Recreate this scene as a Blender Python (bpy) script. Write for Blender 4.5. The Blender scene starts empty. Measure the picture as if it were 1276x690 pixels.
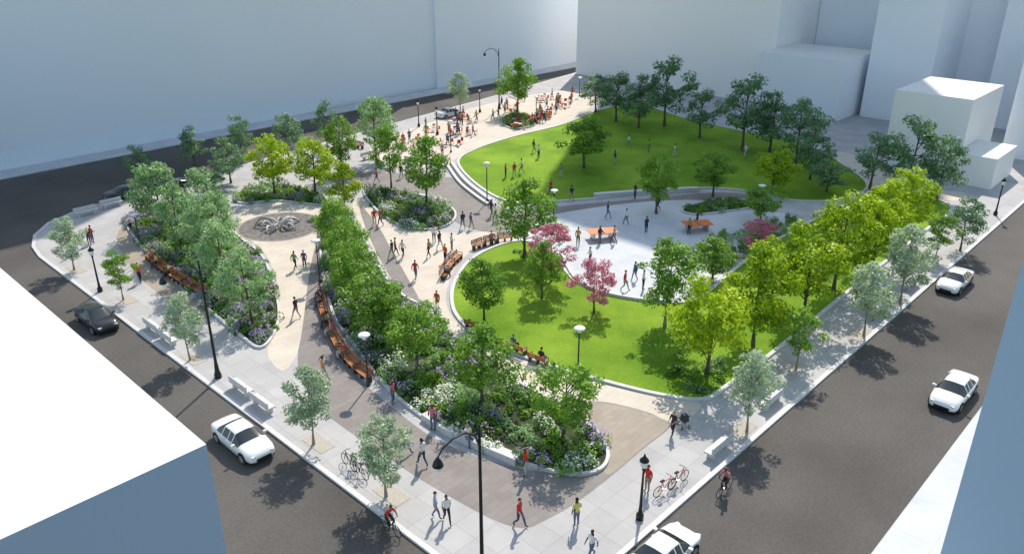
import bpy, bmesh, math, random
import numpy as np
from mathutils import Vector, Matrix
from mathutils.geometry import tessellate_polygon
random.seed(7); rng=np.random.default_rng(11)
S=bpy.context.scene
COL=S.collection
# ---------------------------------------------------------------- camera
H=28.0; PITCH=math.radians(24.2); cp,sp=math.cos(PITCH),math.sin(PITCH)
cam=bpy.data.cameras.new("camera"); co=bpy.data.objects.new("camera",cam); COL.objects.link(co)
co.location=(0,0,H); co.rotation_euler=(math.radians(90)-PITCH,0,0)
cam.sensor_width=36; cam.lens=1000/1276*36; cam.clip_end=5000; cam.clip_start=.5
S.camera=co
# site plan survey : metres on the plane z from plan-survey readings
def G(x,y,z=0.12):
    a=(x-638)/1000; b=(y-345)/1000; t=(H-z)/(sp+b*cp)
    return Vector((a*t,(cp-b*sp)*t,z))
def HG(yb,yt): return H*(yb-yt)/(yb+105)*2705/(2600-yt)
O=Vector((.97,25.25,0)); U=Vector((.69,.724,0)).normalized(); V=Vector((-U.y,U.x,0))
def UV(u,v,z=0): 
    p=O+U*u+V*v; p.z=z; return p
AU=math.atan2(U.y,U.x); AV=math.atan2(V.y,V.x)
# ---------------------------------------------------------------- light
EL=47
SD=Vector((.25,1,0)).normalized()*math.cos(math.radians(EL)); SD.z=math.sin(math.radians(EL))
w=bpy.data.worlds.new("World"); S.world=w; w.use_nodes=True
nt=w.node_tree; bg=nt.nodes["Background"]; sky=nt.nodes.new("ShaderNodeTexSky"); sky.sky_type='NISHITA'; sky.sun_disc=False
sky.sun_elevation=math.radians(EL); sky.sun_rotation=math.atan2(.25,1); sky.air_density=1.9; sky.dust_density=1.5; sky.ozone_density=2.6; nt.links.new(sky.outputs[0],bg.inputs[0]); bg.inputs[1].default_value=.15
sl=bpy.data.lights.new("sun","SUN"); sl.energy=4.8; sl.angle=math.radians(.7); sl.color=(1,.92,.80)
so=bpy.data.objects.new("sun",sl); COL.objects.link(so); so.rotation_euler=SD.to_track_quat('Z','Y').to_euler(); so.location=(0,100,120)
S.view_settings.view_transform='Standard'; S.view_settings.look='None'; S.view_settings.exposure=0
# ---------------------------------------------------------------- materials
def rgb(c): return (c[0],c[1],c[2],1)
def mat(name,c,rough=.7,var=.12,scale=2.0,metal=0,spec=.3,bump=0,bscale=20,coat=0,det=6):
    m=bpy.data.materials.new(name); m.use_nodes=True; n=m.node_tree.nodes; l=m.node_tree.links
    b=n["Principled BSDF"]; b.inputs["Roughness"].default_value=rough; b.inputs["Metallic"].default_value=metal
    b.inputs["Specular IOR Level"].default_value=spec; b.inputs["Coat Weight"].default_value=coat
    tc=n.new("ShaderNodeTexCoord"); no=n.new("ShaderNodeTexNoise"); no.inputs["Scale"].default_value=scale; no.inputs["Detail"].default_value=det
    l.new(tc.outputs["Object"],no.inputs["Vector"])
    cr=n.new("ShaderNodeValToRGB"); cr.color_ramp.elements[0].position=.3; cr.color_ramp.elements[1].position=.7
    cr.color_ramp.elements[0].color=rgb([x*(1-var) for x in c]); cr.color_ramp.elements[1].color=rgb([min(1,x*(1+var)) for x in c])
    l.new(no.outputs[0],cr.inputs[0]); l.new(cr.outputs[0],b.inputs["Base Color"])
    if bump:
        n2=n.new("ShaderNodeTexNoise"); n2.inputs["Scale"].default_value=bscale; l.new(tc.outputs["Object"],n2.inputs["Vector"])
        bp=n.new("ShaderNodeBump"); bp.inputs["Strength"].default_value=bump; bp.inputs["Distance"].default_value=.03
        l.new(n2.outputs[0],bp.inputs["Height"]); l.new(bp.outputs[0],b.inputs["Normal"])
    return m
def paving(name,c,sx=1.5,sy=1.5,line=.78,var=.06,ang=AU,mottle=.1,mscale=.35,ms=.025):
    m=bpy.data.materials.new(name); m.use_nodes=True; n=m.node_tree.nodes; l=m.node_tree.links; b=n["Principled BSDF"]
    b.inputs["Roughness"].default_value=.8; b.inputs["Specular IOR Level"].default_value=.2
    tc=n.new("ShaderNodeTexCoord"); mp=n.new("ShaderNodeMapping"); mp.inputs["Rotation"].default_value=(0,0,-ang)
    l.new(tc.outputs["Object"],mp.inputs[0])
    br=n.new("ShaderNodeTexBrick"); br.inputs["Scale"].default_value=1; br.inputs["Brick Width"].default_value=sx; br.inputs["Row Height"].default_value=sy
    br.inputs["Mortar Size"].default_value=ms; br.inputs["Mortar Smooth"].default_value=.3; br.offset=0.5 if sx!=sy else 0
    br.inputs["Color1"].default_value=rgb([x*(1-var) for x in c]); br.inputs["Color2"].default_value=rgb([min(1,x*(1+var)) for x in c]); br.inputs["Mortar"].default_value=rgb([x*line for x in c])
    l.new(mp.outputs[0],br.inputs[0])
    no=n.new("ShaderNodeTexNoise"); no.inputs["Scale"].default_value=mscale; no.inputs["Detail"].default_value=8; no.inputs["Roughness"].default_value=.65; l.new(tc.outputs["Object"],no.inputs[0])
    mr=n.new("ShaderNodeMapRange"); mr.inputs[1].default_value=.3; mr.inputs[2].default_value=.7; mr.inputs[3].default_value=1-mottle; mr.inputs[4].default_value=1+mottle
    l.new(no.outputs[0],mr.inputs[0]); mx=n.new("ShaderNodeMix"); mx.data_type='RGBA'; mx.blend_type='MULTIPLY'; mx.inputs[0].default_value=1
    l.new(br.outputs[0],mx.inputs[6]); l.new(mr.outputs[0],mx.inputs[7]); l.new(mx.outputs[2],b.inputs["Base Color"])
    return m
def asphaltmat():
    m=bpy.data.materials.new("asphalt"); m.use_nodes=True; n=m.node_tree.nodes; l=m.node_tree.links; b=n["Principled BSDF"]
    b.inputs["Roughness"].default_value=.85; b.inputs["Specular IOR Level"].default_value=.25
    tc=n.new("ShaderNodeTexCoord"); cur=None
    specs=[(.12,8,.25,AU,(1,1,1)),(6,6,.14,AU,(1,1,1)),(60,2,.12,AU,(1,1,1))]
    for sc,de,am,an,s3 in specs:
        mp=n.new("ShaderNodeMapping"); mp.inputs["Rotation"].default_value=(0,0,-an); mp.inputs["Scale"].default_value=s3; mp.vector_type='POINT'; l.new(tc.outputs["Object"],mp.inputs[0])
        no=n.new("ShaderNodeTexNoise"); no.inputs["Scale"].default_value=sc; no.inputs["Detail"].default_value=de; l.new(mp.outputs[0],no.inputs[0])
        mr=n.new("ShaderNodeMapRange"); mr.inputs[1].default_value=.3; mr.inputs[2].default_value=.7; mr.inputs[3].default_value=1-am; mr.inputs[4].default_value=1+am; l.new(no.outputs[0],mr.inputs[0])
        if cur is None: cur=mr.outputs[0]
        else:
            q=n.new("ShaderNodeMath"); q.operation='MULTIPLY'; l.new(cur,q.inputs[0]); l.new(mr.outputs[0],q.inputs[1]); cur=q.outputs[0]
    mx=n.new("ShaderNodeMix"); mx.data_type='RGBA'; mx.blend_type='MULTIPLY'; mx.inputs[0].default_value=1; mx.inputs[6].default_value=(.098,.09,.086,1); l.new(cur,mx.inputs[7]); l.new(mx.outputs[2],b.inputs["Base Color"])
    return m
def leafmat(name,dark,light,trans=.4):
    m=bpy.data.materials.new(name); m.use_nodes=True; n=m.node_tree.nodes; l=m.node_tree.links
    n.remove(n["Principled BSDF"]); out=n["Material Output"]
    g=n.new("ShaderNodeNewGeometry"); oi=n.new("ShaderNodeObjectInfo"); tc=n.new("ShaderNodeTexCoord")
    no=n.new("ShaderNodeTexNoise"); no.inputs["Scale"].default_value=.9; l.new(tc.outputs["Object"],no.inputs[0])
    a=n.new("ShaderNodeMath"); a.operation='MULTIPLY_ADD'; a.inputs[1].default_value=.5; l.new(g.outputs["Random Per Island"],a.inputs[0]); l.new(no.outputs[0],a.inputs[2])
    a2=n.new("ShaderNodeMath"); a2.operation='MULTIPLY_ADD'; a2.inputs[1].default_value=.25; l.new(oi.outputs["Random"],a2.inputs[0]); l.new(a.outputs[0],a2.inputs[2])
    cr=n.new("ShaderNodeValToRGB"); cr.color_ramp.elements[0].position=.4; cr.color_ramp.elements[1].position=1.0
    cr.color_ramp.elements[0].color=rgb(dark); cr.color_ramp.elements[1].color=rgb(light); l.new(a2.outputs[0],cr.inputs[0])
    d=n.new("ShaderNodeBsdfPrincipled"); d.inputs["Roughness"].default_value=.45; d.inputs["Specular IOR Level"].default_value=.3
    t=n.new("ShaderNodeBsdfTranslucent"); ms=n.new("ShaderNodeMixShader"); ms.inputs[0].default_value=trans
    l.new(cr.outputs[0],d.inputs["Base Color"]); l.new(cr.outputs[0],t.inputs[0]); l.new(d.outputs[0],ms.inputs[1]); l.new(t.outputs[0],ms.inputs[2]); l.new(ms.outputs[0],out.inputs[0])
    return m
def grassmat(name,c1,c2):
    m=bpy.data.materials.new(name); m.use_nodes=True; n=m.node_tree.nodes; l=m.node_tree.links; b=n["Principled BSDF"]; b.inputs["Roughness"].default_value=.9; b.inputs["Specular IOR Level"].default_value=.1
    tc=n.new("ShaderNodeTexCoord"); n1=n.new("ShaderNodeTexNoise"); n1.inputs["Scale"].default_value=.16; n1.inputs["Detail"].default_value=10; n1.inputs["Roughness"].default_value=.6
    n2=n.new("ShaderNodeTexNoise"); n2.inputs["Scale"].default_value=7; n2.inputs["Detail"].default_value=10; n2.inputs["Roughness"].default_value=.9
    l.new(tc.outputs["Object"],n1.inputs[0]); l.new(tc.outputs["Object"],n2.inputs[0])
    ad=n.new("ShaderNodeMath"); ad.operation='ADD'; l.new(n1.outputs[0],ad.inputs[0]); l.new(n2.outputs[0],ad.inputs[1])
    hf=n.new("ShaderNodeMath"); hf.operation='MULTIPLY'; hf.inputs[1].default_value=.5; l.new(ad.outputs[0],hf.inputs[0])
    cr=n.new("ShaderNodeValToRGB"); cr.color_ramp.elements[0].position=.40; cr.color_ramp.elements[1].position=.60; cr.color_ramp.elements[0].color=rgb(c1); cr.color_ramp.elements[1].color=rgb(c2)
    l.new(hf.outputs[0],cr.inputs[0]); l.new(cr.outputs[0],b.inputs["Base Color"])
    bp=n.new("ShaderNodeBump"); bp.inputs["Strength"].default_value=1; bp.inputs["Distance"].default_value=.08; l.new(n2.outputs[0],bp.inputs["Height"]); l.new(bp.outputs[0],b.inputs["Normal"])
    return m
M={}
M['asphalt']=asphaltmat()
M['walk']=paving("sidewalk_concrete",(.44,.43,.435),1.5,1.5,.82,.05)
M['cream']=paving("cream_paving",(.62,.55,.475),1.2,.6,.88,.05)
M['taupe']=paving("taupe_paving",(.26,.235,.225),.9,.45,.88,.07)
M['tan']=paving("tan_paving",(.36,.31,.26),.9,.45,.88,.07)
M['plaza']=paving("pale_plaza_paving",(.56,.58,.61),2,2,.88,.04)
M['pit']=mat("pit_gravel",(.44,.40,.35),.9,.2,12)
M['granite']=mat("granite",(.58,.58,.59),.6,.1,6)
M['soil']=mat("soil",(.045,.06,.03),.95,.3,3)
M['grass']=grassmat("grass",(.11,.235,.016),(.28,.43,.042))
M['wallA']=mat("white_render_wall",(.95,.94,.92),.8,.02,.05)
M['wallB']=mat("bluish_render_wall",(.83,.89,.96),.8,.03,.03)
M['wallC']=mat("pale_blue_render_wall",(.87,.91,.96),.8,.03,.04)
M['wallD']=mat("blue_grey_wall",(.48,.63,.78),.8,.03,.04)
M['roof']=mat("white_roof",(.80,.79,.76),.8,.03,.3)
M['bark']=mat("bark",(.12,.095,.075),.9,.3,5)
M['barkl']=mat("pale_bark",(.26,.23,.2),.9,.2,5)
M['black']=mat("black_iron",(.02,.02,.022),.4,.1,5)
M['dark']=mat("dark_metal",(.05,.05,.055),.5,.1,5)
M['steel']=mat("steel",(.5,.52,.55),.35,.05,5,metal=.6)
M['lampw']=mat("white_lamp_glass",(.85,.85,.82),.3,.02,5)
M['wood']=mat("bench_wood",(.42,.16,.055),.55,.3,6)
M['white']=mat("white_paint",(.8,.8,.8),.25,.01,1,coat=.8)
M['blackp']=mat("black_paint",(.02,.02,.022),.2,.01,1,coat=.8)
M['glass']=mat("car_glass",(.02,.025,.03),.06,.01,1,spec=.8)
M['rubber']=mat("rubber",(.02,.02,.02),.8,.1,5)
M['red']=mat("red_paint",(.5,.03,.02),.4,.05,5)
M['orange']=mat("orange_paint",(.7,.17,.03),.5,.05,5)
M['lampr']=mat("tail_lamp",(.35,.01,.01),.2,.02,5)
M['lampf']=mat("head_lamp",(.7,.72,.75),.1,.02,5,spec=.8)
L={}
L['lime']=leafmat("lime_leaves",(.06,.19,.006),(.50,.66,.02),.42)
L['green']=leafmat("green_leaves",(.045,.14,.018),(.28,.50,.06),.42)
L['pale']=leafmat("pale_leaves",(.17,.28,.14),(.56,.68,.46),.38)
L['grey']=leafmat("greygreen_leaves",(.08,.20,.08),(.40,.60,.27),.4)
L['dark']=leafmat("dark_leaves",(.07,.16,.09),(.24,.41,.20),.4)
L['under']=leafmat("groundcover_leaves",(.05,.14,.025),(.16,.32,.06),.35)
L['pink']=leafmat("pink_blossom",(.42,.07,.14),(.8,.32,.45),.4)
L['white']=leafmat("white_flowers",(.6,.6,.55),(.95,.95,.9),.3)
L['purple']=leafmat("purple_flowers",(.26,.13,.48),(.6,.42,.82),.3)
L['mauve']=leafmat("mauve_flowers",(.5,.3,.48),(.8,.6,.75),.3)
# ---------------------------------------------------------------- mesh helpers
class MB:
    def __init__(s): s.v=[];s.f=[];s.m=[]
    def add(s,vs,fs,m=0):
        o=len(s.v); s.v+= [tuple(x) for x in vs]; s.f+=[tuple(i+o for i in f) for f in fs]; s.m+=[m]*len(fs)
    def box(s,c,d,m=0,a=0,tilt=None):
        R=Matrix.Rotation(a,3,'Z')
        if tilt: R=R@Matrix.Rotation(tilt,3,'X')
        vs=[Vector(c)+R@Vector((x*d[0]/2,y*d[1]/2,z*d[2]/2)) for x in(-1,1) for y in(-1,1) for z in(-1,1)]
        s.add(vs,[(0,1,3,2),(4,6,7,5),(0,4,5,1),(2,3,7,6),(0,2,6,4),(1,5,7,3)],m)
    def tube(s,pts,rs,m=0,n=8,closed=False):
        pts=[Vector(p) for p in pts]; N=len(pts)
        if not hasattr(rs,'__len__'): rs=[rs]*N
        vs=[];fs=[]
        for i,p in enumerate(pts):
            if closed: t=pts[(i+1)%N]-pts[i-1]
            else: t=pts[min(i+1,N-1)]-pts[max(i-1,0)]
            t.normalize(); q=Vector((0,0,1)) if abs(t.z)<.9 else Vector((1,0,0))
            x=t.cross(q).normalized(); y=t.cross(x)
            for k in range(n):
                an=2*math.pi*k/n; vs.append(p+(x*math.cos(an)+y*math.sin(an))*rs[i])
        R=N if closed else N-1
        for i in range(R):
            j=(i+1)%N
            for k in range(n): fs.append((i*n+k,i*n+(k+1)%n,j*n+(k+1)%n,j*n+k))
        if not closed: fs.append(tuple(range(n))[::-1]); fs.append(tuple((N-1)*n+k for k in range(n)))
        s.add(vs,fs,m)
    def lathe(s,c,prof,m=0,n=16):
        vs=[];fs=[];c=Vector(c)
        for r,z in prof:
            for k in range(n): a=2*math.pi*k/n; vs.append(c+Vector((r*math.cos(a),r*math.sin(a),z)))
        for i in range(len(prof)-1):
            for k in range(n): fs.append((i*n+k,i*n+(k+1)%n,(i+1)*n+(k+1)%n,(i+1)*n+k))
        fs.append(tuple(range(n))[::-1]); fs.append(tuple((len(prof)-1)*n+k for k in range(n)))
        s.add(vs,fs,m)
    def mesh(s,name,mats,smooth=False):
        me=bpy.data.meshes.new(name); me.from_pydata(s.v,[],s.f)
        for x in mats: me.materials.append(x)
        me.polygons.foreach_set("material_index",s.m)
        if smooth: me.polygons.foreach_set("use_smooth",[True]*len(s.f))
        me.update(); return me
def place(name,me,loc=(0,0,0),rz=0,sc=(1,1,1)):
    o=bpy.data.objects.new(name,me); COL.objects.link(o); o.location=loc; o.rotation_euler=(0,0,rz); o.scale=sc if hasattr(sc,'__len__') else (sc,sc,sc); return o
def quadmesh(name,Q,mi,mats):
    n=len(Q); me=bpy.data.meshes.new(name); me.vertices.add(4*n); me.vertices.foreach_set("co",Q.reshape(-1).astype(np.float32))
    me.loops.add(4*n); me.loops.foreach_set("vertex_index",np.arange(4*n,dtype=np.int32)); me.polygons.add(n)
    me.polygons.foreach_set("loop_start",np.arange(0,4*n,4,dtype=np.int32)); 
    try: me.polygons.foreach_set("loop_total",np.full(n,4,dtype=np.int32))
    except Exception: pass
    for x in mats: me.materials.append(x)
    me.polygons.foreach_set("material_index",mi.astype(np.int32)); me.update(calc_edges=True); me.validate(); return me
def sm(pts,n=6,closed=True):
    P=[Vector(p) for p in pts]; N=len(P); out=[]
    for i in range(N if closed else N-1):
        if closed: a,b,c,d=P[i-1],P[i],P[(i+1)%N],P[(i+2)%N]
        else: a,b,c,d=P[max(i-1,0)],P[i],P[i+1],P[min(i+2,N-1)]
        for k in range(n):
            t=k/n; out.append(.5*((2*b)+(c-a)*t+(2*a-5*b+4*c-d)*t*t+(3*b-a-3*c+d)*t**3))
    if not closed: out.append(P[-1])
    return out
def gp(L_,z=.12): return [G(x,y,z) for x,y in L_]
def sheet(name,pts,z,m,skirt=0):
    pts=[Vector((p.x,p.y,z)) for p in pts]; 
    A=sum(pts[i-1].x*pts[i].y-pts[i].x*pts[i-1].y for i in range(len(pts)))
    if A<0: pts=pts[::-1]
    mb=MB(); tr=tessellate_polygon([pts]); 
    fs=[]
    for t in tr:
        a,b,c=[pts[i] for i in t]; fs.append(tuple(t) if (b-a).cross(c-a).z>0 else tuple(t)[::-1])
    mb.add(pts,fs)
    if skirt:
        n=len(pts); lo=[Vector((p.x,p.y,z-skirt)) for p in pts]
        mb.add(pts+lo,[(i,n+i,n+(i+1)%n,(i+1)%n) for i in range(n)])
    return place(name,mb.mesh(name,[m]))
def ribbon(name,pts,w,z0,z1,m,closed=True):
    P=[Vector((p.x,p.y,0)) for p in pts]; N=len(P); mb=MB(); vs=[];fs=[]
    for i,p in enumerate(P):
        t=(P[(i+1)%N]-P[i-1]) if closed else P[min(i+1,N-1)]-P[max(i-1,0)]
        t.normalize(); nn=Vector((-t.y,t.x,0))*w/2
        for q,z in((p+nn,z0),(p+nn,z1),(p-nn,z1),(p-nn,z0)): vs.append((q.x,q.y,z))
    for i in range(N if closed else N-1):
        j=(i+1)%N
        for k in range(3): fs.append((4*i+k,4*i+k+1,4*j+k+1,4*j+k))
    if not closed: fs+=[(0,1,2,3),(4*N-1,4*N-2,4*N-3,4*N-4)]
    mb.add(vs,fs); me=mb.mesh(name,[m]); 
    bm=bmesh.new(); bm.from_mesh(me); bmesh.ops.recalc_face_normals(bm,faces=bm.faces); bm.to_mesh(me); bm.free()
    return place(name,me)
# ---------------------------------------------------------------- ground & paving
sheet("ground",[Vector((-1500,-1500,0)),Vector((1500,-1500,0)),Vector((1500,1500,0)),Vector((-1500,1500,0))],0,M['asphalt'])
park=[UV(0,4),UV(0,20),UV(0,40),UV(0,60),UV(.4,63),UV(1.5,66),UV(3.6,68.6),UV(7.4,70.6),UV(30,73.5),UV(60,77.5),UV(75,79.4),UV(104,83.9),UV(160,90),UV(160,0),UV(80,0),UV(40,0),UV(4,0),UV(2.2,.4),UV(1.2,1.2),UV(.4,2.2)]
sheet("park_pavement",park,.12,M['walk'],.12)
ribbon("street_kerb",[Vector(p) for p in park],.3,.0,.135,M['granite'])
sheet("far_sidewalk",[UV(-60,88.3),UV(160,88.3),UV(160,92),UV(-60,92)],.12,M['plaza'],.12)
sheet("east_sidewalk",[UV(-4,-8.7),UV(160,-8.7),UV(160,-14),UV(-4,-14)],.12,M['plaza'],.12)
sheet("west_sidewalk",[UV(-11,0),UV(-14,0),UV(-14,80),UV(-11,80)],.12,M['plaza'],.12)
def paved(name,px,z,m,n=6): return sheet(name,sm(gp(px),n),z,m)
paved("taupe_path",[(392,300),(403,340),(402,380),(418,425),(445,468),(490,508),(540,545),(600,570),(660,585),(720,590),(752,585),(756,560),(740,530),(700,505),(745,500),(800,512),(836,528),(800,560),(740,610),(685,645),(640,656),(560,618),(480,568),(400,510),(374,470),(372,430),(380,370)],.124,M['taupe'])
paved("tan_path",[(702,508),(745,501),(800,513),(834,528),(800,558),(765,588),(752,585),(758,563),(742,535)],.128,M['tan'])
paved("cream_path_west",[(300,262),(340,252),(395,258),(402,285),(392,310),(384,350),(378,400),(370,440),(352,462),(333,438),(346,400),(347,360),(332,318),(305,290)],.128,M['cream'])
paved("cream_path_central",[(445,248),(480,262),(530,285),(575,290),(620,288),(690,285),(668,300),(610,302),(578,322),(560,350),(558,385),(590,420),(650,448),(720,470),(800,490),(870,500),(862,520),(842,528),(800,511),(745,500),(700,505),(640,472),(580,435),(548,395),(505,372),(478,335),(455,290),(440,262)],.132,M['cream'])
paved("taupe_band",[(448,256),(470,280),(490,315),(510,350),(524,378),(505,371),(480,335),(458,290)],.136,M['taupe'])
paved("taupe_path_north",[(430,212),(470,215),(530,218),(575,225),(600,245),(640,262),(720,255),(800,248),(900,240),(960,250),(900,258),(800,258),(700,272),(620,290),(560,272),(545,245),(500,238),(455,230),(420,225)],.140,M['taupe'])
paved("crowd_plaza_paving",[(462,185),(500,165),(545,150),(600,132),(665,118),(735,111),(745,125),(700,155),(640,170),(590,185),(565,200),(545,210),(500,205),(470,200)],.128,M['cream'])
paved("play_plaza_paving",[(628,290),(660,275),(720,262),(800,252),(880,250),(930,262),(985,268),(960,290),(925,318),(900,345),(870,372),(830,378),(770,370),(722,356),(702,335),(688,315),(655,299)],.144,M['plaza'])
paved("rear_cream_path",[(1030,188),(1070,195),(1110,215),(1160,235),(1200,240),(1195,250),(1130,245),(1080,232),(1040,212)],.128,M['cream'])
paved("bench_walk",[(158,280),(172,305),(200,335),(228,362),(262,392),(240,398),(205,372),(170,340),(145,300)],.124,M['tan'])
lawn1=sm(gp([(563,372),(568,350),(586,325),(620,307),(655,301),(686,314),(701,334),(724,356),(770,371),(830,378),(872,372),(905,345),(940,318),(985,290),(1040,262),(1100,235),(1160,247),(1185,262),(1150,290),(1080,345),(1010,402),(950,450),(905,482),(876,498),(820,492),(740,472),(660,448),(600,422),(570,395)]),6)
lawn2=sm(gp([(571,203),(592,187),(640,171),(700,156),(750,137),(800,132),(860,150),(930,165),(1000,180),(1060,212),(1080,235),(1040,250),(985,250),(940,240),(880,235),(800,241),(740,248),(680,252),(635,252),(596,232)]),6)
sheet("lawn",lawn1,.19,M['grass']); sheet("lawn",lawn2,.19,M['grass'])
ribbon("lawn_kerb",lawn1,.28,.1,.27,M['granite']); ribbon("lawn_kerb",lawn2,.28,.1,.27,M['granite'])
# ---------------------------------------------------------------- planting
def inside(P,pts):
    x,y=pts[:,0],pts[:,1]; r=np.zeros(len(pts),bool); n=len(P)
    for i in range(n):
        x1,y1,x2,y2=P[i-1].x,P[i-1].y,P[i].x,P[i].y
        if y1==y2: continue
        c=((y1>y)!=(y2>y))&(x<(x2-x1)*(y-y1)/(y2-y1)+x1); r^=c
    return r
def leaves(C,size,up=.3,asp=.6,out=None,on=.55):
    n=len(C); nrm=rng.normal(size=(n,3))
    if out is not None: nrm=nrm*on+out
    nrm[:,2]+=up; nrm/=np.linalg.norm(nrm,axis=1)[:,None]
    t=rng.normal(size=(n,3)); a=np.cross(nrm,t); a/=np.linalg.norm(a,axis=1)[:,None]; b=np.cross(nrm,a)
    s=(size*rng.uniform(.7,1.3,n))[:,None]
    a=a*s*.5; b=b*s*.5*asp; k=nrm*s*.08
    return np.stack([C-a+k,C-b-k,C+a+k,C+b-k],1)
def rand_in(P,n):
    xs=[p.x for p in P]; ys=[p.y for p in P]; out=np.zeros((0,2))
    while len(out)<n:
        q=np.stack([rng.uniform(min(xs),max(xs),n*3),rng.uniform(min(ys),max(ys),n*3)],1); out=np.concatenate([out,q[inside(P,q)]])
    return out[:n]
def area(P): return abs(sum(P[i-1].x*P[i].y-P[i].x*P[i-1].y for i in range(len(P))))/2
def edge_dist(P,x,y):
    best=9e9
    for i in range(len(P)):
        ax,ay,bx,by=P[i-1].x,P[i-1].y,P[i].x,P[i].y; dx,dy=bx-ax,by-ay; q=dx*dx+dy*dy
        t=max(0,min(1,((x-ax)*dx+(y-ay)*dy)/q)) if q else 0
        best=min(best,(ax+dx*t-x)**2+(ay+dy*t-y)**2)
    return math.sqrt(best)
def bed(name,px,hmax=.9,flow=.5,dens=2.6,world=None,kerb=True,purple=.5):
    P=world or sm(gp(px),5); A=area(P); n=int(A*dens); c=rand_in(P,n); Q=[];MI=[]
    for i in range(n):
        x,y=c[i]; r=rng.uniform(.28,.6); h=rng.uniform(.45,1)*hmax
        s=math.sin(x*.9+1.3)*math.cos(y*.8)+rng.normal()*.3
        k=0 if s<-.35 else (1 if s<.3 else 2)
        m=70; d=rng.normal(size=(m,3)); d/=np.linalg.norm(d,axis=1)[:,None]; d[:,2]=abs(d[:,2])
        rr=rng.uniform(.65,1,m)[:,None]; p=np.array([x,y,.12])+d*rr*np.array([r,r,h])
        Q.append(leaves(p,.18,.3,.6,d,.6)); MI.append(np.full(m,k))
        s2=math.sin(x*1.1+y*.6)+math.cos(y*1.1-x*.5+1)+rng.normal()*.25
        ed=edge_dist(P,x,y) if flow>0 else 9
        thr=1.35-1.2*flow-(.45 if ed<1.1 else -.25)
        if flow>0 and abs(s2)>thr and rng.uniform()<.8:
            s3=rng.uniform()*.25+.5+.5*math.sin(x*.4-y*.6+.5)
            fk=4 if s2<.9*(purple-.5)*2 else 3
            if s3>1.08: fk=5
            m=34; d=rng.normal(size=(m,3)); d/=np.linalg.norm(d,axis=1)[:,None]; d[:,2]=abs(d[:,2])+.25
            p=np.array([x,y,.16])+d*np.array([r,r,h])*.95; Q.append(leaves(p,.125,1.0,.9,d)); MI.append(np.full(m,fk))
    me=quadmesh(name,np.concatenate(Q),np.concatenate(MI),[L['under'],L['green'],L['grey'],L['white'],L['purple'],L['mauve']])
    place(name,me); 
    if kerb:
        sheet("planting_soil",P,.17,M['soil']); ribbon("planter_kerb",P,.2,.1,.30,M['granite'])
bed("flower_bed",[(400,272),(430,264),(448,290),(470,330),(498,366),(545,392),(572,430),(630,468),(698,507),(740,536),(757,563),(750,584),(720,592),(680,586),(630,570),(570,545),(515,512),(472,472),(445,435),(418,398),(404,350),(399,305)],.95,.42,purple=.5)
bed("flower_bed",[(158,272),(200,258),(260,262),(298,296),(328,322),(346,375),(345,408),(325,434),(295,415),(262,388),(225,352),(195,325),(170,300)],.85,.45,purple=1.3)
bed("shrub_bed",[(295,243),(330,230),(375,235),(402,248),(400,256),(345,251),(300,254)],.9,.2)
bed("shrub_bed",[(455,236),(500,240),(545,250),(567,265),(560,280),(530,287),(495,280),(465,258)],.9,.33)
bed("shrub_bed",[(850,262),(880,252),(930,250),(940,258),(900,265),(865,268)],.7,.0)
bed("shrub_bed",[(625,152),(632,145),(648,143),(662,147),(667,154),(655,160),(635,160)],.9,.0,3)
bed("shrub_bed",[(832,468),(850,445),(880,445),(905,462),(900,478),(876,490),(845,486)],.9,.0,2.4,kerb=False)
bed("shrub_bed",[(640,318),(655,312),(668,318),(660,326)],.5,.0,2.4,kerb=False)
bed("shrub_bed",[(880,300),(930,285),(985,270),(990,285),(940,310),(905,335),(885,330)],.9,.0,1.6,kerb=False)
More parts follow.
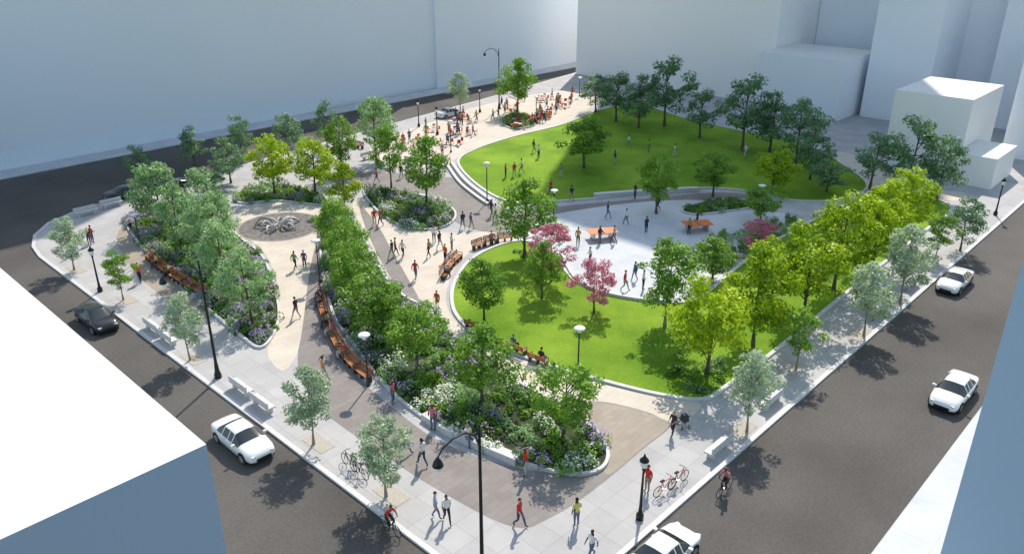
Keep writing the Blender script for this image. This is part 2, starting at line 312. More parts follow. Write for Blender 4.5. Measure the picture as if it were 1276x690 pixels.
# ---------------------------------------------------------------- trees
def tree_mesh(name,leaf,seed,W=5.6,base=.28,nc=46,per=95,lsz=.27,cr=.85,bark='bark',tr=.14,pow_=.45):
    global rng
    rng=np.random.default_rng(seed); rd=random.Random(seed); Hh=8.0
    mb=MB(); top=Hh*.82; pts=[];rs=[]
    for i in range(7):
        t=i/6; pts.append((.12*math.sin(3*t+seed),.12*math.cos(2.3*t+seed),top*t)); rs.append(tr*(1-t*.8)+ (.06 if i==0 else 0))
    mb.tube(pts,rs,0,8)
    cz=Hh*(base+(1-base)/2); rz=Hh*(1-base)/2
    C=[];R=[]
    for i in range(nc):
        d=rng.normal(size=3); d/=np.linalg.norm(d); r=rng.uniform(.25,1)**pow_
        z=d[2]*r; wf=1.0 if z<0 else 1-.35*z
        lob=1+.16*math.sin(3*math.atan2(d[1],d[0])+seed)+rng.normal()*.06
        c=np.array([d[0]*r*(W/2-cr*.5)*wf*lob,d[1]*r*(W/2-cr*.5)*wf*lob,cz+z*(rz-cr*.35)]); C.append(c); R.append(cr*rng.uniform(.5,1.2))
    for i in range(0,nc,3):
        c=C[i]; z0=min(max(Hh*base*.7,c[2]-abs(rd.uniform(.8,1.6))),top*.95); k=z0/top
        a=Vector((.12*math.sin(3*k+seed),.12*math.cos(2.3*k+seed),z0)); b=Vector(c); mid=(a+b)/2+Vector((0,0,-.15))
        mb.tube([a,mid,b],[.055*tr/.14,.035,.012],0,5)
    Q=[]
    for c,r in zip(C,R):
        m=int(per*(r/cr)**1.5)+10; d=rng.normal(size=(m,3)); d/=np.linalg.norm(d,axis=1)[:,None]; rr=rng.uniform(.25,1.1,m)[:,None]**.55
        p=c+d*rr*np.array([r,r,r*.68]); Q.append(leaves(p,lsz,.35,.6,d,.5))
    Q=np.concatenate(Q); tm=mb.mesh(name,[M[bark],leaf])
    lm=quadmesh(name+"_l",Q,np.ones(len(Q)),[M[bark],leaf])
    bm=bmesh.new(); bm.from_mesh(tm); bm.from_mesh(lm); me=bpy.data.meshes.new(name); bm.to_mesh(me); bm.free()
    me.materials.append(M[bark]); me.materials.append(leaf); return me
T={}
T['lime']=[tree_mesh("lime_tree",L['lime'],i,5.9,.17,50,92,.3,.85) for i in(1,2,3)]
T['green']=[tree_mesh("green_tree",L['green'],i,5.8,.22,50,82,.29,.86) for i in(4,5,6)]
T['grey']=[tree_mesh("grey_tree",L['grey'],i,5.4,.18,48,80,.27,.8) for i in(7,8,9)]
T['pale']=[tree_mesh("pale_tree",L['pale'],i,4.8,.20,62,72,.24,.64,'barkl',.09,.6) for i in(10,11,12)]
T['young']=[tree_mesh("young_tree",L['green'],i,4.8,.22,54,68,.24,.64,'barkl',.09,.6) for i in(13,14)]
T['dark']=[tree_mesh("dark_tree",L['dark'],i,6.0,.16,40,64,.31,.85) for i in(15,16,17)]
T['pink']=[tree_mesh("pink_tree",L['pink'],i,6.8,.2,44,85,.26,.75) for i in(18,19)]
NM={'lime':'honey_locust_tree','green':'shade_tree','grey':'elm_tree','pale':'young_street_tree','young':'young_street_tree','dark':'background_tree','pink':'redbud_tree'}
WN={'lime':5.9,'green':5.8,'grey':5.4,'pale':4.8,'young':4.8,'dark':6.0,'pink':6.8}
rng=np.random.default_rng(5)
trees=[('pale',92,337,267,46),('young',155,374,309,42),('pale',237,448,360,52),('pale',392,554,450,68),('pale',483,618,510,76),
('pale',930,537,432,68),('young',993,460,380,54),('pale',1075,418,322,64),('pale',1120,378,275,66),('young',1166,325,260,42),('dark',1196,312,242,48),
('grey',202,285,192,62),('grey',228,318,222,62),('grey',262,345,235,64),('grey',285,372,262,68),('grey',313,402,305,68),('grey',255,300,205,58),('grey',275,325,228,55),
('dark',178,235,175,34),('dark',243,212,153,36),('dark',287,228,165,46),('dark',303,200,140,36),('dark',360,200,138,42),('dark',408,188,119,32),('green',428,218,142,46),('grey',470,202,110,50),
('lime',343,243,163,54),('lime',394,240,167,58),('lime',430,262,198,50),('dark',268,240,195,50),
('green',487,235,153,44),('green',533,258,168,62),('pale',573,140,87,32),('green',645,142,70,52),
('green',422,320,242,56),('green',436,350,268,60),('green',442,385,298,66),('green',468,415,335,84),('green',522,460,374,78),('green',602,502,405,88),('green',702,550,445,92),('green',480,432,358,60),
('green',602,402,320,64),('green',655,320,222,80),('pink',686,350,272,66),('green',676,372,300,48),('pink',740,390,318,60),('young',830,408,290,88),('pink',943,322,270,56),('green',886,352,295,64),
('lime',880,468,332,98),('lime',937,430,298,90),('lime',998,398,270,92),('lime',1040,362,240,88),('lime',1085,335,217,80),('lime',1120,302,204,70),('lime',960,372,292,60),
('green',727,210,144,66),('green',818,266,186,56),('green',887,245,186,54),('lime',962,240,182,54),('green',948,278,230,54),('dark',1030,240,192,58),
('dark',742,140,90,48),('dark',768,152,84,56),('dark',795,160,86,60),('dark',828,158,62,64),('dark',872,172,105,54),('dark',925,188,84,76),('dark',958,190,105,64),('dark',990,205,118,66),('dark',1008,224,150,54),('dark',1085,235,158,60),('dark',1130,238,136,80),('dark',1168,250,160,60)]
rt=random.Random(3)
for i,(k,x,yb,yt,wp) in enumerate(trees):
    h=HG(yb,yt)*.98; z=28/(sp+(yb-345)/1000*cp)-h*.55*sp
    W=wp*z/1000*1.07; p=G(x,yb,.12); me=T[k][rt.randrange(len(T[k]))]
    s=h/8; sw=W/WN[k]
    place(NM[k],me,p,rt.uniform(0,6.28),(sw,sw,s))
    if k in('pale','young') and (yb>300) and x not in(830,):
        b=MB(); b.box((0,0,.004),(2.0,1.0,.016),0); inn=(U if x<638 else V)*.25
        place("tree_pit",b.mesh("tree_pit",[M['pit']]),(p.x+inn.x,p.y+inn.y,.128),AU if x>638 else AV)
# ---------------------------------------------------------------- buildings
def block(name,u0,u1,v0,v1,h,m,roof=None,root=None):
    if root is None: root=bpy.data.objects.new(name,None); COL.objects.link(root)
    mb=MB(); c=[UV(u0,v0),UV(u1,v0),UV(u1,v1),UV(u0,v1)]; t=[Vector((p.x,p.y,h)) for p in c]
    mb.add(c+t,[(0,1,5,4),(1,2,6,5),(2,3,7,6),(3,0,4,7)],0)
    o=place("walls",mb.mesh(name+"_walls",[m])); o.parent=root
    rb=MB(); rb.add(t,[(0,1,2,3)],0); o=place("roof_slab",rb.mesh(name+"_roof",[roof or M['roof']])); o.parent=root
    return root
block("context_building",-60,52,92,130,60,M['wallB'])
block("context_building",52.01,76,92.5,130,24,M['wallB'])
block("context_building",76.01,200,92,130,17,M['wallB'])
tw=block("white_tower",104,138,43,73.5,80,M['wallA'])
block("white_tower",104,138,73.51,83.4,18,M['wallA'],None,tw)
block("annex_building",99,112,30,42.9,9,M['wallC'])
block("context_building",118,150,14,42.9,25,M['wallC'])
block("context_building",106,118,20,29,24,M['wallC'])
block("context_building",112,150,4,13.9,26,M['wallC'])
block("low_white_building",82,94,8,16.5,9.2,M['wallA'])
block("low_white_building",80,88,3.8,7.9,3.6,M['wallA'])
block("context_building",96,125,1.5,7,13.5,M['wallC'])
def corner_uv(p): d=Vector((p[0],p[1],0))-O; return d.dot(U),d.dot(V)
cu,cv=corner_uv((-.381*18,.8267*18)); hB=28-18*.5997
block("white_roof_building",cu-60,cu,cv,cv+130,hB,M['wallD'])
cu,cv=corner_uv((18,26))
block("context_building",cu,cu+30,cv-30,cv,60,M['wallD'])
# ---------------------------------------------------------------- low walls and benches
def wpoly(px,n=5): return sm(gp(px),n,closed=False)
def stone(name,px,w=.5,h=.45): ribbon(name,wpoly(px),w,.1,.12+h,M['granite'],False)
stone("stone_bench",[(530,521),(560,540),(600,558),(645,577)],.6)
stone("stone_seat_wall",[(740,246),(780,243),(830,240),(870,238)],.6)
for i in range(2):
    stone("stone_seating_step",[(562-i*6,204+i*1),(578-i*6,226+i*2),(598-i*6,243+i*2),(612-i*4,253+i*3)],.35,.4-.12*i)
stone("stone_seat_wall",[(700,318),(716,348),(745,364),(790,374),(836,378)],.3,.3)
stone("stone_seat_wall",[(505,198),(545,206),(555,210)],.4)
def bench_mesh(pts,mats):
    mb=MB(); P=[Vector((p.x,p.y,.12)) for p in pts]
    for i in range(len(P)-1):
        a,b=P[i],P[i+1]; d=b-a; ln=d.length*.96; an=math.atan2(d.y,d.x); m=(a+b)/2; nn=Vector((-d.y,d.x,0)).normalized()
        for k in range(4): q=m+nn*(-.2+.125*k); mb.box((q.x,q.y,.12+.44),(ln,.1,.04),0,an)
        for k in range(3): q=m+nn*(.27+.03*k); mb.box((q.x,q.y,.12+.56+.13*k),(ln,.035,.1),0,an)
        for e in(-.46,0,.46):
            q=m+d*e; mb.box((q.x,q.y,.12+.21),(.06,.42,.42),1,an); q2=q+nn*.32; mb.box((q2.x,q2.y,.12+.65),(.05,.04,.45),1,an)
            if e: mb.box((q.x,q.y,.12+.66),(.05,.45,.04),1,an); q3=q-nn*.2; mb.box((q3.x,q3.y,.12+.55),(.04,.04,.2),1,an)
    return mb.mesh("bench",mats)
def resample(P,step):
    L_=[0]
    for i in range(1,len(P)): L_.append(L_[-1]+(P[i]-P[i-1]).length)
    n=max(1,round(L_[-1]/step)); out=[]
    for k in range(n+1):
        s=L_[-1]*k/n; j=max(j for j in range(len(L_)) if L_[j]<=s+1e-9); j=min(j,len(P)-2); t=(s-L_[j])/max(1e-6,L_[j+1]-L_[j]); out.append(P[j].lerp(P[j+1],t))
    return out
BP={}
def wbench(key,px,flip=False):
    P=resample(wpoly(px),1.7); 
    if flip: P=P[::-1]
    place("long_wooden_bench",bench_mesh(P,[M['wood'],M['dark']])); BP[key]=P
wbench('a',[(400,366),(401,385),(409,410),(424,440),(440,460),(461,477)])
wbench('b',[(184,322),(204,340),(232,358),(256,371)])
wbench('c',[(582,408),(602,417)],True); wbench('d',[(632,434),(655,444)],True); wbench('e',[(660,449),(682,457)],True)
wbench('f',[(552,350),(560,335),(574,322)]); wbench('g',[(590,312),(612,304),(638,300)])
wbench('h',[(430,180),(452,186)]) 
gb=MB()
for k in(-1,1): gb.box((k*.75,0,.21),(.16,.42,.42))
gb.box((0,0,.47),(2.2,.55,.1)); gb.box((0,.24,.72),(2.2,.07,.34),0)
for k in(-.8,.8): gb.box((k,.24,.53),(.1,.06,.06))
GB=gb.mesh("white_bench",[M['granite']])
for x,y,a in [(192,412,AV),(210,426,AV),(302,488,AV),(328,508,AV),(894,563,AU),(960,504,AU),(1092,393,AU),(1134,358,AU),(108,268,AU),(140,258,AU),(460,198,AU)]:
    place("white_park_bench",GB,G(x,y),a+(math.pi if a==AU and x>638 else 0))
# ---------------------------------------------------------------- lamps
lm=MB(); lm.lathe((0,0,0),[(.24,0),(.24,.25),(.16,.5),(.13,.9),(.1,1.2),(.085,3),(.065,8),(.05,8.45)],0,12)
arm=[(0,0,7.3),(-.25,0,8.0),(-.8,0,8.45),(-1.5,0,8.5),(-2.1,0,8.3),(-2.35,0,8.0)]
lm.tube(arm,[.05,.05,.045,.04,.035,.035],0,6); lm.lathe((-2.35,0,7.45),[(.05,.6),(.1,.5),(.17,.4),(.24,.18),(.2,.16)][::-1],0,12); lm.lathe((-2.35,0,7.38),[(.1,0),(.17,.1),(.2,.22)],1,10)
LM1=lm.mesh("tall_lamp",[M['black'],M['lampw']],True)
l2=MB(); l2.lathe((0,0,0),[(.2,0),(.2,.3),(.11,.45),(.08,.8),(.055,3.0),(.1,3.08),(.06,3.2)],0,12); l2.lathe((0,0,3.2),[(.12,0),(.2,.25),(.2,.4)],1,10); l2.lathe((0,0,3.6),[(.25,0),(.2,.1),(.08,.22),(.03,.4)],0,10)
LM2=l2.mesh("lantern",[M['black'],M['lampw']],True)
l3=MB(); l3.lathe((0,0,0),[(.14,0),(.12,.2),(.06,.3),(.05,3.5)],0,10); l3.lathe((0,0,3.5),[(.07,0),(.14,.1),(.16,.3)],1,12); l3.lathe((0,0,3.8),[(.2,0),(.4,.04),(.36,.12),(.12,.2)],1,16)
LM3=l3.mesh("post_lamp",[M['dark'],M['lampw']],True)
place("tall_street_lamp",LM1,G(272,470),AU); place("tall_street_lamp",LM1,G(601,719),AU); place("tall_street_lamp",LM1,G(622,136),AU-.4,(1,1,1.1))
for x,y in[(797,646),(125,363),(1240,268),(522,158),(545,168),(598,140)]: place("lantern_street_lamp",LM2,G(x,y))
for x,y,t in[(459,480,415),(720,464,407),(690,272,236),(607,252,202),(174,302,266),(945,268,230),(399,352,298),(722,120,96),(562,190,150),(668,150,120)]: place("park_post_lamp",LM3,G(x,y),0,(1,1,HG(y,t)/4.0))
# ---------------------------------------------------------------- cars
def car_mesh(name,paint):
    st=[(-2.32,.42,.66,.70,.62,.5),(-2.25,.3,.86,.93,.78,.62),(-2.0,.25,.93,1.03,.86,.7),(-1.55,.22,.95,1.07,.9,.72),(-1.3,.22,.95,1.1,.91,.7),(-.72,.22,.95,1.40,.92,.57),(-.66,.22,.95,1.415,.92,.565),(-.08,.22,.94,1.45,.92,.57),(-.02,.22,.94,1.45,.92,.57),(.38,.22,.93,1.41,.92,.575),(.44,.22,.93,1.39,.92,.58),(1.08,.22,.91,1.0,.91,.70),(1.25,.22,.88,.97,.9,.72),(1.8,.24,.80,.88,.87,.66),(2.15,.28,.70,.76,.78,.56),(2.32,.36,.56,.60,.62,.4)]
    mb=MB(); vs=[]
    for x,zb,be,zt,w,wt in st:
        mid=zb+.5*(be-zb); h=[(w*.86,zb),(w*.97,zb+.06),(w,mid),(w*.985,be-.05),(w*.95,be),(wt+.02,zt-.07 if zt-be>.2 else zt-.03),(wt*.93,zt-.02 if zt-be>.2 else zt-.012),(wt*.5,zt),(0,zt+.012)]
        prof=[(0,zb)]+h
        for y,z in prof: vs.append((x,y,z))
    n=10; fs=[];ms=[]
    for i in range(len(st)-1):
        for k in range(n-1):
            m=0; xm=(st[i][0]+st[i+1][0])/2
            if k==5 and -1.3<xm<1.0 and (st[i+1][0]-st[i][0])>.1: m=1
            if k>=6 and ((-1.3<xm<-.72) or (.44<xm<1.08)): m=1
            a=i*n+k; fs.append((a,a+n,a+n+1,a+1)); ms.append(m)
    for f,m in zip(fs,ms): mb.f.append(f); mb.m.append(m)
    mb.v=[tuple(v) for v in vs]; o=len(vs)
    mb.v+=[(x,-y,z) for x,y,z in vs]
    for f,m in zip(fs,ms): mb.f.append(tuple(i+o for i in f)[::-1]); mb.m.append(m)
    for e in(0,len(st)-1):
        ring=[e*n+k for k in range(n)]; r2=[o+e*n+k for k in range(n)]
        for k in range(n-1): mb.f.append((ring[k],ring[k+1],r2[k+1],r2[k])); mb.m.append(0)
    me0=mb.mesh(name,[paint,M['glass'],M['rubber'],M['steel'],M['lampf'],M['lampr']],True)
    bm=bmesh.new(); bm.from_mesh(me0); bmesh.ops.remove_doubles(bm,verts=bm.verts,dist=.002); bmesh.ops.recalc_face_normals(bm,faces=bm.faces)
    me1=bpy.data.meshes.new(name); 
    x=MB()
    for sx in(-1.42,1.42):
        for sy in(-1,1):
            y=sy*.915
            def ring(r,yy,n=20): return [(sx+r*math.cos(2*math.pi*k/n),yy,.335+r*math.sin(2*math.pi*k/n)) for k in range(n)]
            for r,yo,yi,m in((.40,y,y-sy*.3,2),(.335,y+sy*.015,y-sy*.2,2),(.215,y+sy*.022,y-sy*.1,3)):
                A=ring(r,yo);B=ring(r,yi); A=[(p[0],p[1],max(p[2],.0)) for p in A] if r!=.40 else [(p[0],p[1],max(p[2],.2)) for p in A]; B=[(p[0],p[1],max(p[2],0 if r!=.40 else .2)) for p in B]
                x.add(A+B,[tuple(range(20)),tuple(range(39,19,-1))]+[(k,(k+1)%20,20+(k+1)%20,20+k) for k in range(20)],m)
            for k in range(5):
                a=2*math.pi*k/5; x.box((sx+.12*math.cos(a+.6),y+sy*.024,.335+.12*math.sin(a+.6)),(.05,.012,.05),2)
    for sy in(-1,1):
        x.box((2.14,sy*.56,.66),(.26,.3,.09),4,-sy*.45); x.box((-2.24,sy*.6,.80),(.12,.34,.12),5,sy*.3)
        x.box((.82,sy*1.0,.98),(.12,.2,.12),0); x.box((-.35,sy*.925,.82),(.16,.02,.03),3); x.box((.5,sy*.925,.82),(.16,.02,.03),3)
        x.box((0,sy*.90,.25),(2.2,.04,.1),2)
    x.box((2.325,0,.45),(.04,.9,.16),2); x.box((-2.335,0,.6),(.03,.45,.12),4); x.box((0,0,.2),(4.2,1.5,.12),2)
    me2=x.mesh(name,[]); bm.from_mesh(me2); bm.to_mesh(me1); bm.free()
    for mm in me0.materials: me1.materials.append(mm)
    return me1
CW=car_mesh("white_car",M['white']); CB=car_mesh("black_car",M['blackp'])
for me,x,y,a in[(CW,304,556,AV+math.pi),(CB,122,404,AV+math.pi),(CW,1188,357,AU+math.pi),(CW,1186,496,AU+math.pi),(CW,824,702,AU),(CW,560,146,AU),(CB,160,247,AU),(CB,212,236,AU)]:
    place("parked_sedan_car",me,G(x,y,.0),a)
# ---------------------------------------------------------------- bikes
def torus(mb,c,R,r,m,n=24):
    mb.tube([(c[0]+R*math.cos(2*math.pi*k/n),c[1],c[2]+R*math.sin(2*math.pi*k/n)) for k in range(n)],r,m,5,True)
def bike(paint):
    b=MB()
    for x in(-.52,.52):
        torus(b,(x,0,.34),.32,.022,1)
        for k in range(8): a=math.pi*k/8; b.tube([(x-.31*math.cos(a),0,.34-.31*math.sin(a)),(x+.31*math.cos(a),0,.34+.31*math.sin(a))],.004,2,3)
    bb=(-.05,0,.3); seat=(-.22,0,.85); head=(.36,0,.82)
    for p,q in((bb,seat),(bb,head),(seat,head),((-.52,0,.34),bb),((-.52,0,.34),(-.19,0,.76)),((.52,0,.34),(.34,0,.95))): b.tube([p,q],.022,0,6)
    b.box((-.24,0,.9),(.26,.14,.06),1); b.tube([(.25,-.26,1.02),(.34,-.1,1.0),(.34,.1,1.0),(.25,.26,1.02)],.015,1,6)
    b.lathe((-.05,0,.3),[(.09,-.01),(.09,.01)],2,10); b.tube([(-.05,.1,.3),(.08,.12,.2)],.012,2,4); b.tube([(-.05,-.1,.3),(-.18,-.12,.4)],.012,2,4)
    return b.mesh("bicycle",[paint,M['rubber'],M['steel']])
BKR=bike(M['red']); BKD=bike(M['dark'])
place("bicycle",BKR,G(828,614),AU-.2); place("bicycle",BKR,G(845,603),AU-.1); place("bicycle",BKD,G(437,582),AV); place("bicycle",BKD,G(448,592),AV)
# ---------------------------------------------------------------- people
def cloth(n,c): return mat(n,c,.85,.12,8)
SK=[cloth("skin",(.55,.33,.24)),cloth("skin",(.3,.17,.11)),cloth("skin",(.12,.065,.04))]
TP=[cloth("shirt",c) for c in[(.6,.04,.03),(.75,.75,.72),(.08,.12,.3),(.05,.05,.06),(.55,.3,.1),(.2,.35,.15),(.6,.2,.25),(.35,.45,.6),(.7,.6,.2),(.65,.12,.03)]]
TR=[cloth("trousers",c) for c in[(.05,.06,.12),(.03,.03,.035),(.3,.27,.22),(.12,.16,.25),(.5,.48,.45)]]
HR=[cloth("hair",c) for c in[(.02,.015,.01),(.08,.04,.02),(.25,.15,.06)]]
SHO=cloth("shoes",(.06,.05,.05))
EDG=[('pel','sp'),('sp','ch'),('ch','nk'),('nk','hd')]
for s_ in'LR': EDG+=[('ch','sh'+s_),('sh'+s_,'el'+s_),('el'+s_,'wr'+s_),('wr'+s_,'ha'+s_),('pel','hi'+s_),('hi'+s_,'kn'+s_),('kn'+s_,'an'+s_),('an'+s_,'to'+s_)]
RAD={'pel':.13,'sp':.115,'ch':.135,'nk':.06,'hd':.055,'sh':.068,'el':.047,'wr':.03,'ha':.034,'hi':.1,'kn':.064,'an':.044,'to':.038}
BASE={'pel':(0,0,.97),'sp':(0,0,1.13),'ch':(0,0,1.33),'nk':(0,0,1.47),'hd':(0,.01,1.56),
'shL':(-.18,0,1.41),'elL':(-.24,-.03,1.14),'wrL':(-.24,.05,.90),'haL':(-.235,.07,.82),'shR':(.18,0,1.41),'elR':(.24,-.03,1.14),'wrR':(.24,.05,.90),'haR':(.235,.07,.82),
'hiL':(-.09,0,.89),'knL':(-.1,.02,.5),'anL':(-.1,-.02,.09),'toL':(-.12,.13,.04),'hiR':(.09,0,.89),'knR':(.1,.02,.5),'anR':(.1,-.02,.09),'toR':(.12,.13,.04)}
def pose(**k): d=dict(BASE); d.update(k); return d
POSES={'stand':pose(elR=(.25,0,1.14),wrR=(.16,.2,1.1),haR=(.12,.27,1.12)),
'walk':pose(knL=(-.1,.2,.53),anL=(-.1,.32,.1),toL=(-.11,.46,.07),knR=(.1,0,.5),anR=(.1,-.3,.16),toR=(.11,-.2,.04),elL=(-.24,-.14,1.15),wrL=(-.23,-.16,.92),haL=(-.22,-.15,.84),elR=(.24,.08,1.15),wrR=(.22,.24,.97),haR=(.21,.29,.9)),
'walk2':pose(knR=(.1,.18,.53),anR=(.1,.25,.1),toR=(.11,.39,.06),knL=(-.1,.0,.5),anL=(-.1,-.22,.13),toL=(-.11,-.1,.04)),
'push':pose(elL=(-.22,.12,1.15),wrL=(-.18,.36,1.08),haL=(-.16,.43,1.07),elR=(.22,.12,1.15),wrR=(.18,.36,1.08),haR=(.16,.43,1.07),knL=(-.1,.16,.53),anL=(-.1,.22,.1),toL=(-.11,.36,.06),anR=(.1,-.2,.12),toR=(.11,-.08,.04)),
}
def sh(d,dz,dy=0): return {k:(v[0],v[1]+dy,v[2]+dz) for k,v in d.items()}
sit=sh(BASE,-.42); sit.update(knL=(-.11,.42,.52),anL=(-.11,.42,.09),toL=(-.12,.56,.04),knR=(.12,.42,.52),anR=(.12,.44,.09),toR=(.13,.58,.04),wrL=(-.14,.22,.66),haL=(-.12,.3,.63),wrR=(.14,.22,.66),haR=(.12,.3,.63),elL=(-.24,-.02,.74),elR=(.24,-.02,.74),hiL=(-.1,.06,.51),hiR=(.1,.06,.51)); POSES['sit']=sit
rd=dict(BASE); rd.update(pel=(0,-.2,1.0),sp=(0,-.12,1.15),ch=(0,.02,1.33),nk=(0,.1,1.45),hd=(0,.14,1.54),shL=(-.18,.04,1.38),shR=(.18,.04,1.38),elL=(-.25,.18,1.2),elR=(.25,.18,1.2),wrL=(-.24,.27,1.08),wrR=(.24,.27,1.08),haL=(-.24,.3,1.03),haR=(.24,.3,1.03),hiL=(-.09,-.18,.95),hiR=(.09,-.18,.95),knL=(-.12,.2,.72),anL=(-.12,.0,.42),toL=(-.12,.14,.38),knR=(.12,.16,.58),anR=(.12,.0,.24),toR=(.12,.14,.2)); POSES['ride']=rd
def person_mesh(pn):
    J=POSES[pn]; names=list(J); me=bpy.data.meshes.new("p"); me.from_pydata([J[k] for k in names],[(names.index(a),names.index(b)) for a,b in EDG],[])
    ob=bpy.data.objects.new("p",me); COL.objects.link(ob); ob.modifiers.new("s","SKIN"); sb=ob.modifiers.new("u","SUBSURF"); sb.levels=1; sb.render_levels=1
    for i,k in enumerate(names):
        r=RAD[k] if k in RAD else RAD[k[:2]]; sv=me.skin_vertices[0].data[i]; sv.radius=(r,r); sv.use_root=(k=='pel')
    dg=bpy.context.evaluated_depsgraph_get(); dg.update(); ev=ob.evaluated_get(dg); m2=bpy.data.meshes.new_from_object(ev); bpy.data.objects.remove(ob)
    bm=bmesh.new(); bm.from_mesh(m2)
    seg=[(Vector(J[a]),Vector(J[b]),a[:2]+b[:2]) for a,b in EDG]
    lab={'pesp':1,'spch':1,'chnk':1,'nkhd':0,'chsh':1,'shel':1,'elwr':0,'wrha':0,'pehi':2,'hikn':2,'knan':2,'anto':3}
    for f in bm.faces:
        c=f.calc_center_median(); best=9;bl=0
        for a,b,l_ in seg:
            ab=b-a; t=max(0,min(1,(c-a).dot(ab)/ab.dot(ab))); d=(a+ab*t-c).length
            if d<best: best=d; bl=lab[l_] if not(l_=='knan' and t>.93) else 3
        f.material_index=bl; f.smooth=True
    hc=Vector(J['hd'])+Vector((0,.02,.1))
    def ico(sc,c,mi,flt=None,sub=2):
        b2=bmesh.new(); bmesh.ops.create_icosphere(b2,subdivisions=sub,radius=1)
        for v in b2.verts:
            x,y,z=v.co; k=1-.22*max(0,-z); v.co=Vector((x*sc[0]*k,y*sc[1]*k,z*sc[2]))+c
        if flt: bmesh.ops.delete(b2,geom=[f for f in b2.faces if not flt(f.calc_center_median()-c)],context='FACES')
        for f in b2.faces: f.material_index=mi; f.smooth=True
        t=bpy.data.meshes.new("t"); b2.to_mesh(t); b2.free(); bm.from_mesh(t)
    ico((.078,.095,.118),hc,0); ico((.086,.104,.126),hc+Vector((0,-.006,.006)),4,lambda d:d.z>.045 or (d.y<-.02 and d.z>-.07))
    ico((.012,.018,.018),hc+Vector((0,.096,-.01)),0,None,1)
    for sx in(-1,1): ico((.01,.02,.03),hc+Vector((sx*.08,0,-.005)),0,None,1); ico((.012,.006,.007),hc+Vector((sx*.03,.089,.012)),4,None,1)
    ico((.022,.006,.006),hc+Vector((0,.086,-.055)),4,None,1)
    x=MB()
    for s_ in'LR':
        h=Vector(J['ha'+s_]); w_=Vector(J['wr'+s_]); d=(h-w_).normalized(); side=d.cross(Vector((0,0,1) if abs(d.z)<.8 else (1,0,0))).normalized(); b_=d.cross(side)
        for k in range(4):
            o_=h+side*(k-1.5)*.018; ln=[.06,.075,.08,.065][k]; x.tube([o_,o_+d*ln*.6,o_+d*ln+b_*.02],[.009,.008,.006],0,5)
        x.tube([w_+side*.02,w_+side*.045+d*.04,w_+side*.05+d*.075],[.01,.009,.007],0,5)
    t=x.mesh("t",[]); bm.from_mesh(t)
    m3=bpy.data.meshes.new("person_"+pn); bm.to_mesh(m3); bm.free()
    for mm in(SK[0],TP[0],TR[0],SHO,HR[0]): m3.materials.append(mm)
    return m3
PM={k:person_mesh(k) for k in POSES}
rp=random.Random(21)
def person(loc,rz,ps='walk',top=None,tr=None,sc=None,name="pedestrian"):
    o=place(name,PM[ps],loc,rz,sc or rp.uniform(.94,1.04))
    mm=[rp.choice(SK),TP[top] if top is not None else rp.choice(TP),TR[tr] if tr is not None else rp.choice(TR),SHO,rp.choice(HR)]
    for i,q in enumerate(mm): o.material_slots[i].link='OBJECT'; o.material_slots[i].material=q
    return o
for x,y,ps,top in[(370,396,'walk',3),(404,474,'walk2',4),(380,334,'stand',2),(368,336,'walk',5),(490,503,'stand',6),(540,535,'stand',6),(527,580,'walk',1),(543,645,'walk2',7),(557,650,'walk',1),(647,655,'walk',0),(655,592,'stand',0),(718,655,'stand',8),(737,694,'walk',1),(806,612,'stand',0),(838,541,'push',3),(505,565,'walk',1),(467,281,'walk',0),(475,281,'walk2',0),(489,321,'walk',3),(502,321,'walk',1),(493,318,'walk2',9),(541,302,'stand',1),(518,348,'walk',0),(555,326,'stand',9),(577,285,'walk',3),(587,285,'walk2',2),(545,386,'stand',9),(612,270,'walk',3),(618,275,'walk2',1),(720,306,'stand',4),(747,303,'stand',3),(765,303,'walk',7),(778,362,'walk',0),(791,349,'walk2',2),(801,361,'stand',1),(780,280,'walk',1),(805,290,'stand',3),(858,292,'stand',4),(868,282,'stand',3),(840,196,'walk',1),(757,272,'walk2',3),(671,197,'stand',1),(650,216,'walk',1),(641,220,'walk',0),(630,222,'stand',9),(783,184,'walk',1),(766,205,'stand',2),(712,251,'walk',3),(791,248,'stand',3),(699,222,'stand',5),(116,303,'stand',9),(112,305,'stand',3),(175,352,'walk',9),(92,318,'walk',1),(665,190,'walk',3),(686,243,'walk',0),(535,320,'walk2',4),(548,310,'walk',3),(563,312,'stand',1),(820,262,'walk',3),(735,330,'stand',1),(700,300,'walk',6),(1105,385,'walk',3),(1150,340,'walk2',1),(165,295,'walk',3),(425,215,'walk',1),(470,228,'walk',9),(500,222,'walk2',3)]:
    person(G(x,y,.19 if 640<x<700 and y<230 else .13),rp.uniform(0,6.28),ps,top)
for key,ks in(('a',[0,1,3,4,6]),('e',[0]),('d',[0]),('b',[1,3]),('f',[0]),('g',[1])):
    P=BP[key]
    for k in ks:
        if k>=len(P)-1: continue
        a,b=P[k],P[k+1]; d=(b-a).normalized(); nn=Vector((-d.y,d.x,0)); q=a.lerp(b,rp.uniform(.3,.7))-nn*(-.02); ang=math.atan2(-nn.y,-nn.x)-math.pi/2
        person(Vector((q.x,q.y,.15)),ang,'sit',None,None,1,"seated_person")
for x,y in[(583,552),(545,531)]: person(G(x,y,.12),math.pi+.5,'sit',1,None,1,"seated_person")
def cyclist(x,y,a,top,bk):
    p=G(x,y,.0); place("bicycle",bk,p,a); person(p+Vector((0,0,.02)),a-math.pi/2,'ride',top,1,1,"cyclist")
cyclist(487,662,AV+math.pi,0,BKD); cyclist(902,614,AU+math.pi,6,BKD)
s=MB(); s.tube([(-.25,.25,.95),(-.22,0,.6),(-.2,-.35,.15)],.015,1,5); s.tube([(.25,.25,.95),(.22,0,.6),(.2,-.35,.15)],.015,1,5); s.tube([(-.25,.25,.95),(.25,.25,.95)],.02,1,5)
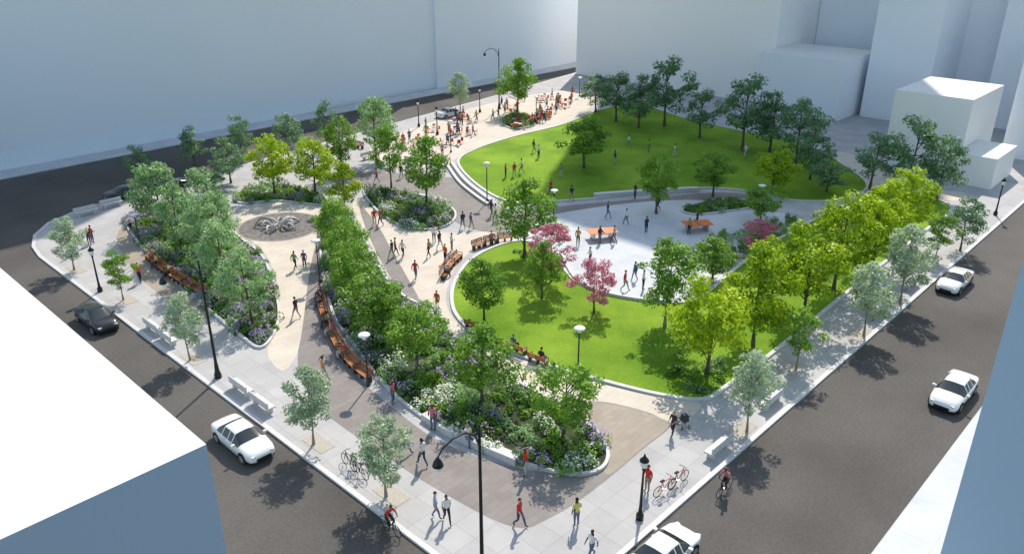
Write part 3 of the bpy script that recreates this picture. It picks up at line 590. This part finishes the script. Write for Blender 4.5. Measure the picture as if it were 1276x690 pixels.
s.box((0,-.1,.5),(.38,.5,.08),0); s.box((0,.12,.68),(.38,.08,.4),0,0,.3); s.lathe((0,-.05,.72),[(.24,0),(.23,.1),(.15,.2),(.04,.23)],0,12)
for sx in(-1,1):
    for yy in(-.35,.2):
        n=12; s.tube([(sx*.24,yy+.11*math.cos(2*math.pi*k/n),.12+.11*math.sin(2*math.pi*k/n)) for k in range(n)],.02,1,4,True)
place("baby_stroller",s.mesh("stroller",[M['dark'],M['rubber']]),G(852,532),AU+2.6)
def tset(c1):
    t=MB(); t.lathe((0,0,0),[(.22,0),(.22,.03),(.03,.06),(.03,.7),(.38,.72),(.38,.75)],0,14)
    for k in range(3):
        a=2*math.pi*k/3+.3; cx,cy=.72*math.cos(a),.72*math.sin(a); t.box((cx,cy,.45),(.42,.42,.04),1,a); t.box((cx+.2*math.cos(a),cy+.2*math.sin(a),.68),(.04,.4,.4),1,a)
        for sx in(-1,1):
            for sy in(-1,1):
                q=Matrix.Rotation(a,3,'Z')@Vector((sx*.18,sy*.18,0)); t.tube([(cx+q.x,cy+q.y,0),(cx+q.x,cy+q.y,.44)],.014,2,4)
    return t.mesh("cafe_set",[M['steel'],c1,M['dark']])
TS=[tset(M['orange']),tset(M['red']),tset(M['wood'])]
PP=[Vector((p.x,p.y,0)) for p in sm(gp([(485,190),(520,165),(560,150),(610,135),(665,122),(715,118),(710,135),(690,150),(640,166),(590,180),(565,195),(530,202)]),4)]
rng=np.random.default_rng(9)
for q in rand_in(PP,30):
    place("cafe_table_with_chairs",rp.choice(TS),(q[0],q[1],.13),rp.uniform(0,6))
    for k in range(rp.choice([0,1,1,2])):
        a=rp.uniform(0,6.28); person((q[0]+1.1*math.cos(a),q[1]+1.1*math.sin(a),.13),rp.uniform(0,6.28),rp.choice(['stand','walk','walk2']))
for q in rand_in(PP,22): person((q[0],q[1],.13),rp.uniform(0,6.28),rp.choice(['stand','walk','walk2']))
for q in rand_in(lawn2,5): person((q[0],q[1],.19),rp.uniform(0,6.28),rp.choice(['stand','walk','walk2']))
g=MB(); g.box((0,0,.76),(2.74,1.52,.05),0); g.box((0,0,.86),(.03,1.6,.16),1); 
for k in(-1,1): g.box((k*.9,0,.37),(.12,1.2,.74),1)
GT=g.mesh("table_tennis_table",[M['orange'],M['steel']])
for x,y in[(750,297),(868,287)]: place("table_tennis_table",GT,G(x,y,.146),.2)
c=G(349,282); disc=[Vector((c.x+4.0*math.cos(a*math.pi/24),c.y+4.0*math.sin(a*math.pi/24),0)) for a in range(48)]
sheet("round_plaza_paving",disc,.136,mat("dark_cobble",(.17,.155,.15),.8,.4,3)); ribbon("round_plaza_kerb",disc,.2,.12,.145,M['tan'])
f=MB()
rf=random.Random(2)
for k in range(16):
    a=2*math.pi*k/16+rf.uniform(-.2,.2); R0=rf.uniform(.2,.9); R1=rf.uniform(1.5,2.9); b_=rf.uniform(-.7,.7); hh=rf.uniform(.25,.7)
    f.tube([((R0+(R1-R0)*t/8)*math.cos(a+b_*t/8),(R0+(R1-R0)*t/8)*math.sin(a+b_*t/8),.05+hh*math.sin(math.pi*t/8)) for t in range(9)],[.06+.06*math.sin(math.pi*t/8) for t in range(9)],k%2,7)
place("ground_sculpture",f.mesh("sculpture",[M['granite'],M['pit']],True),(c.x,c.y,.13))
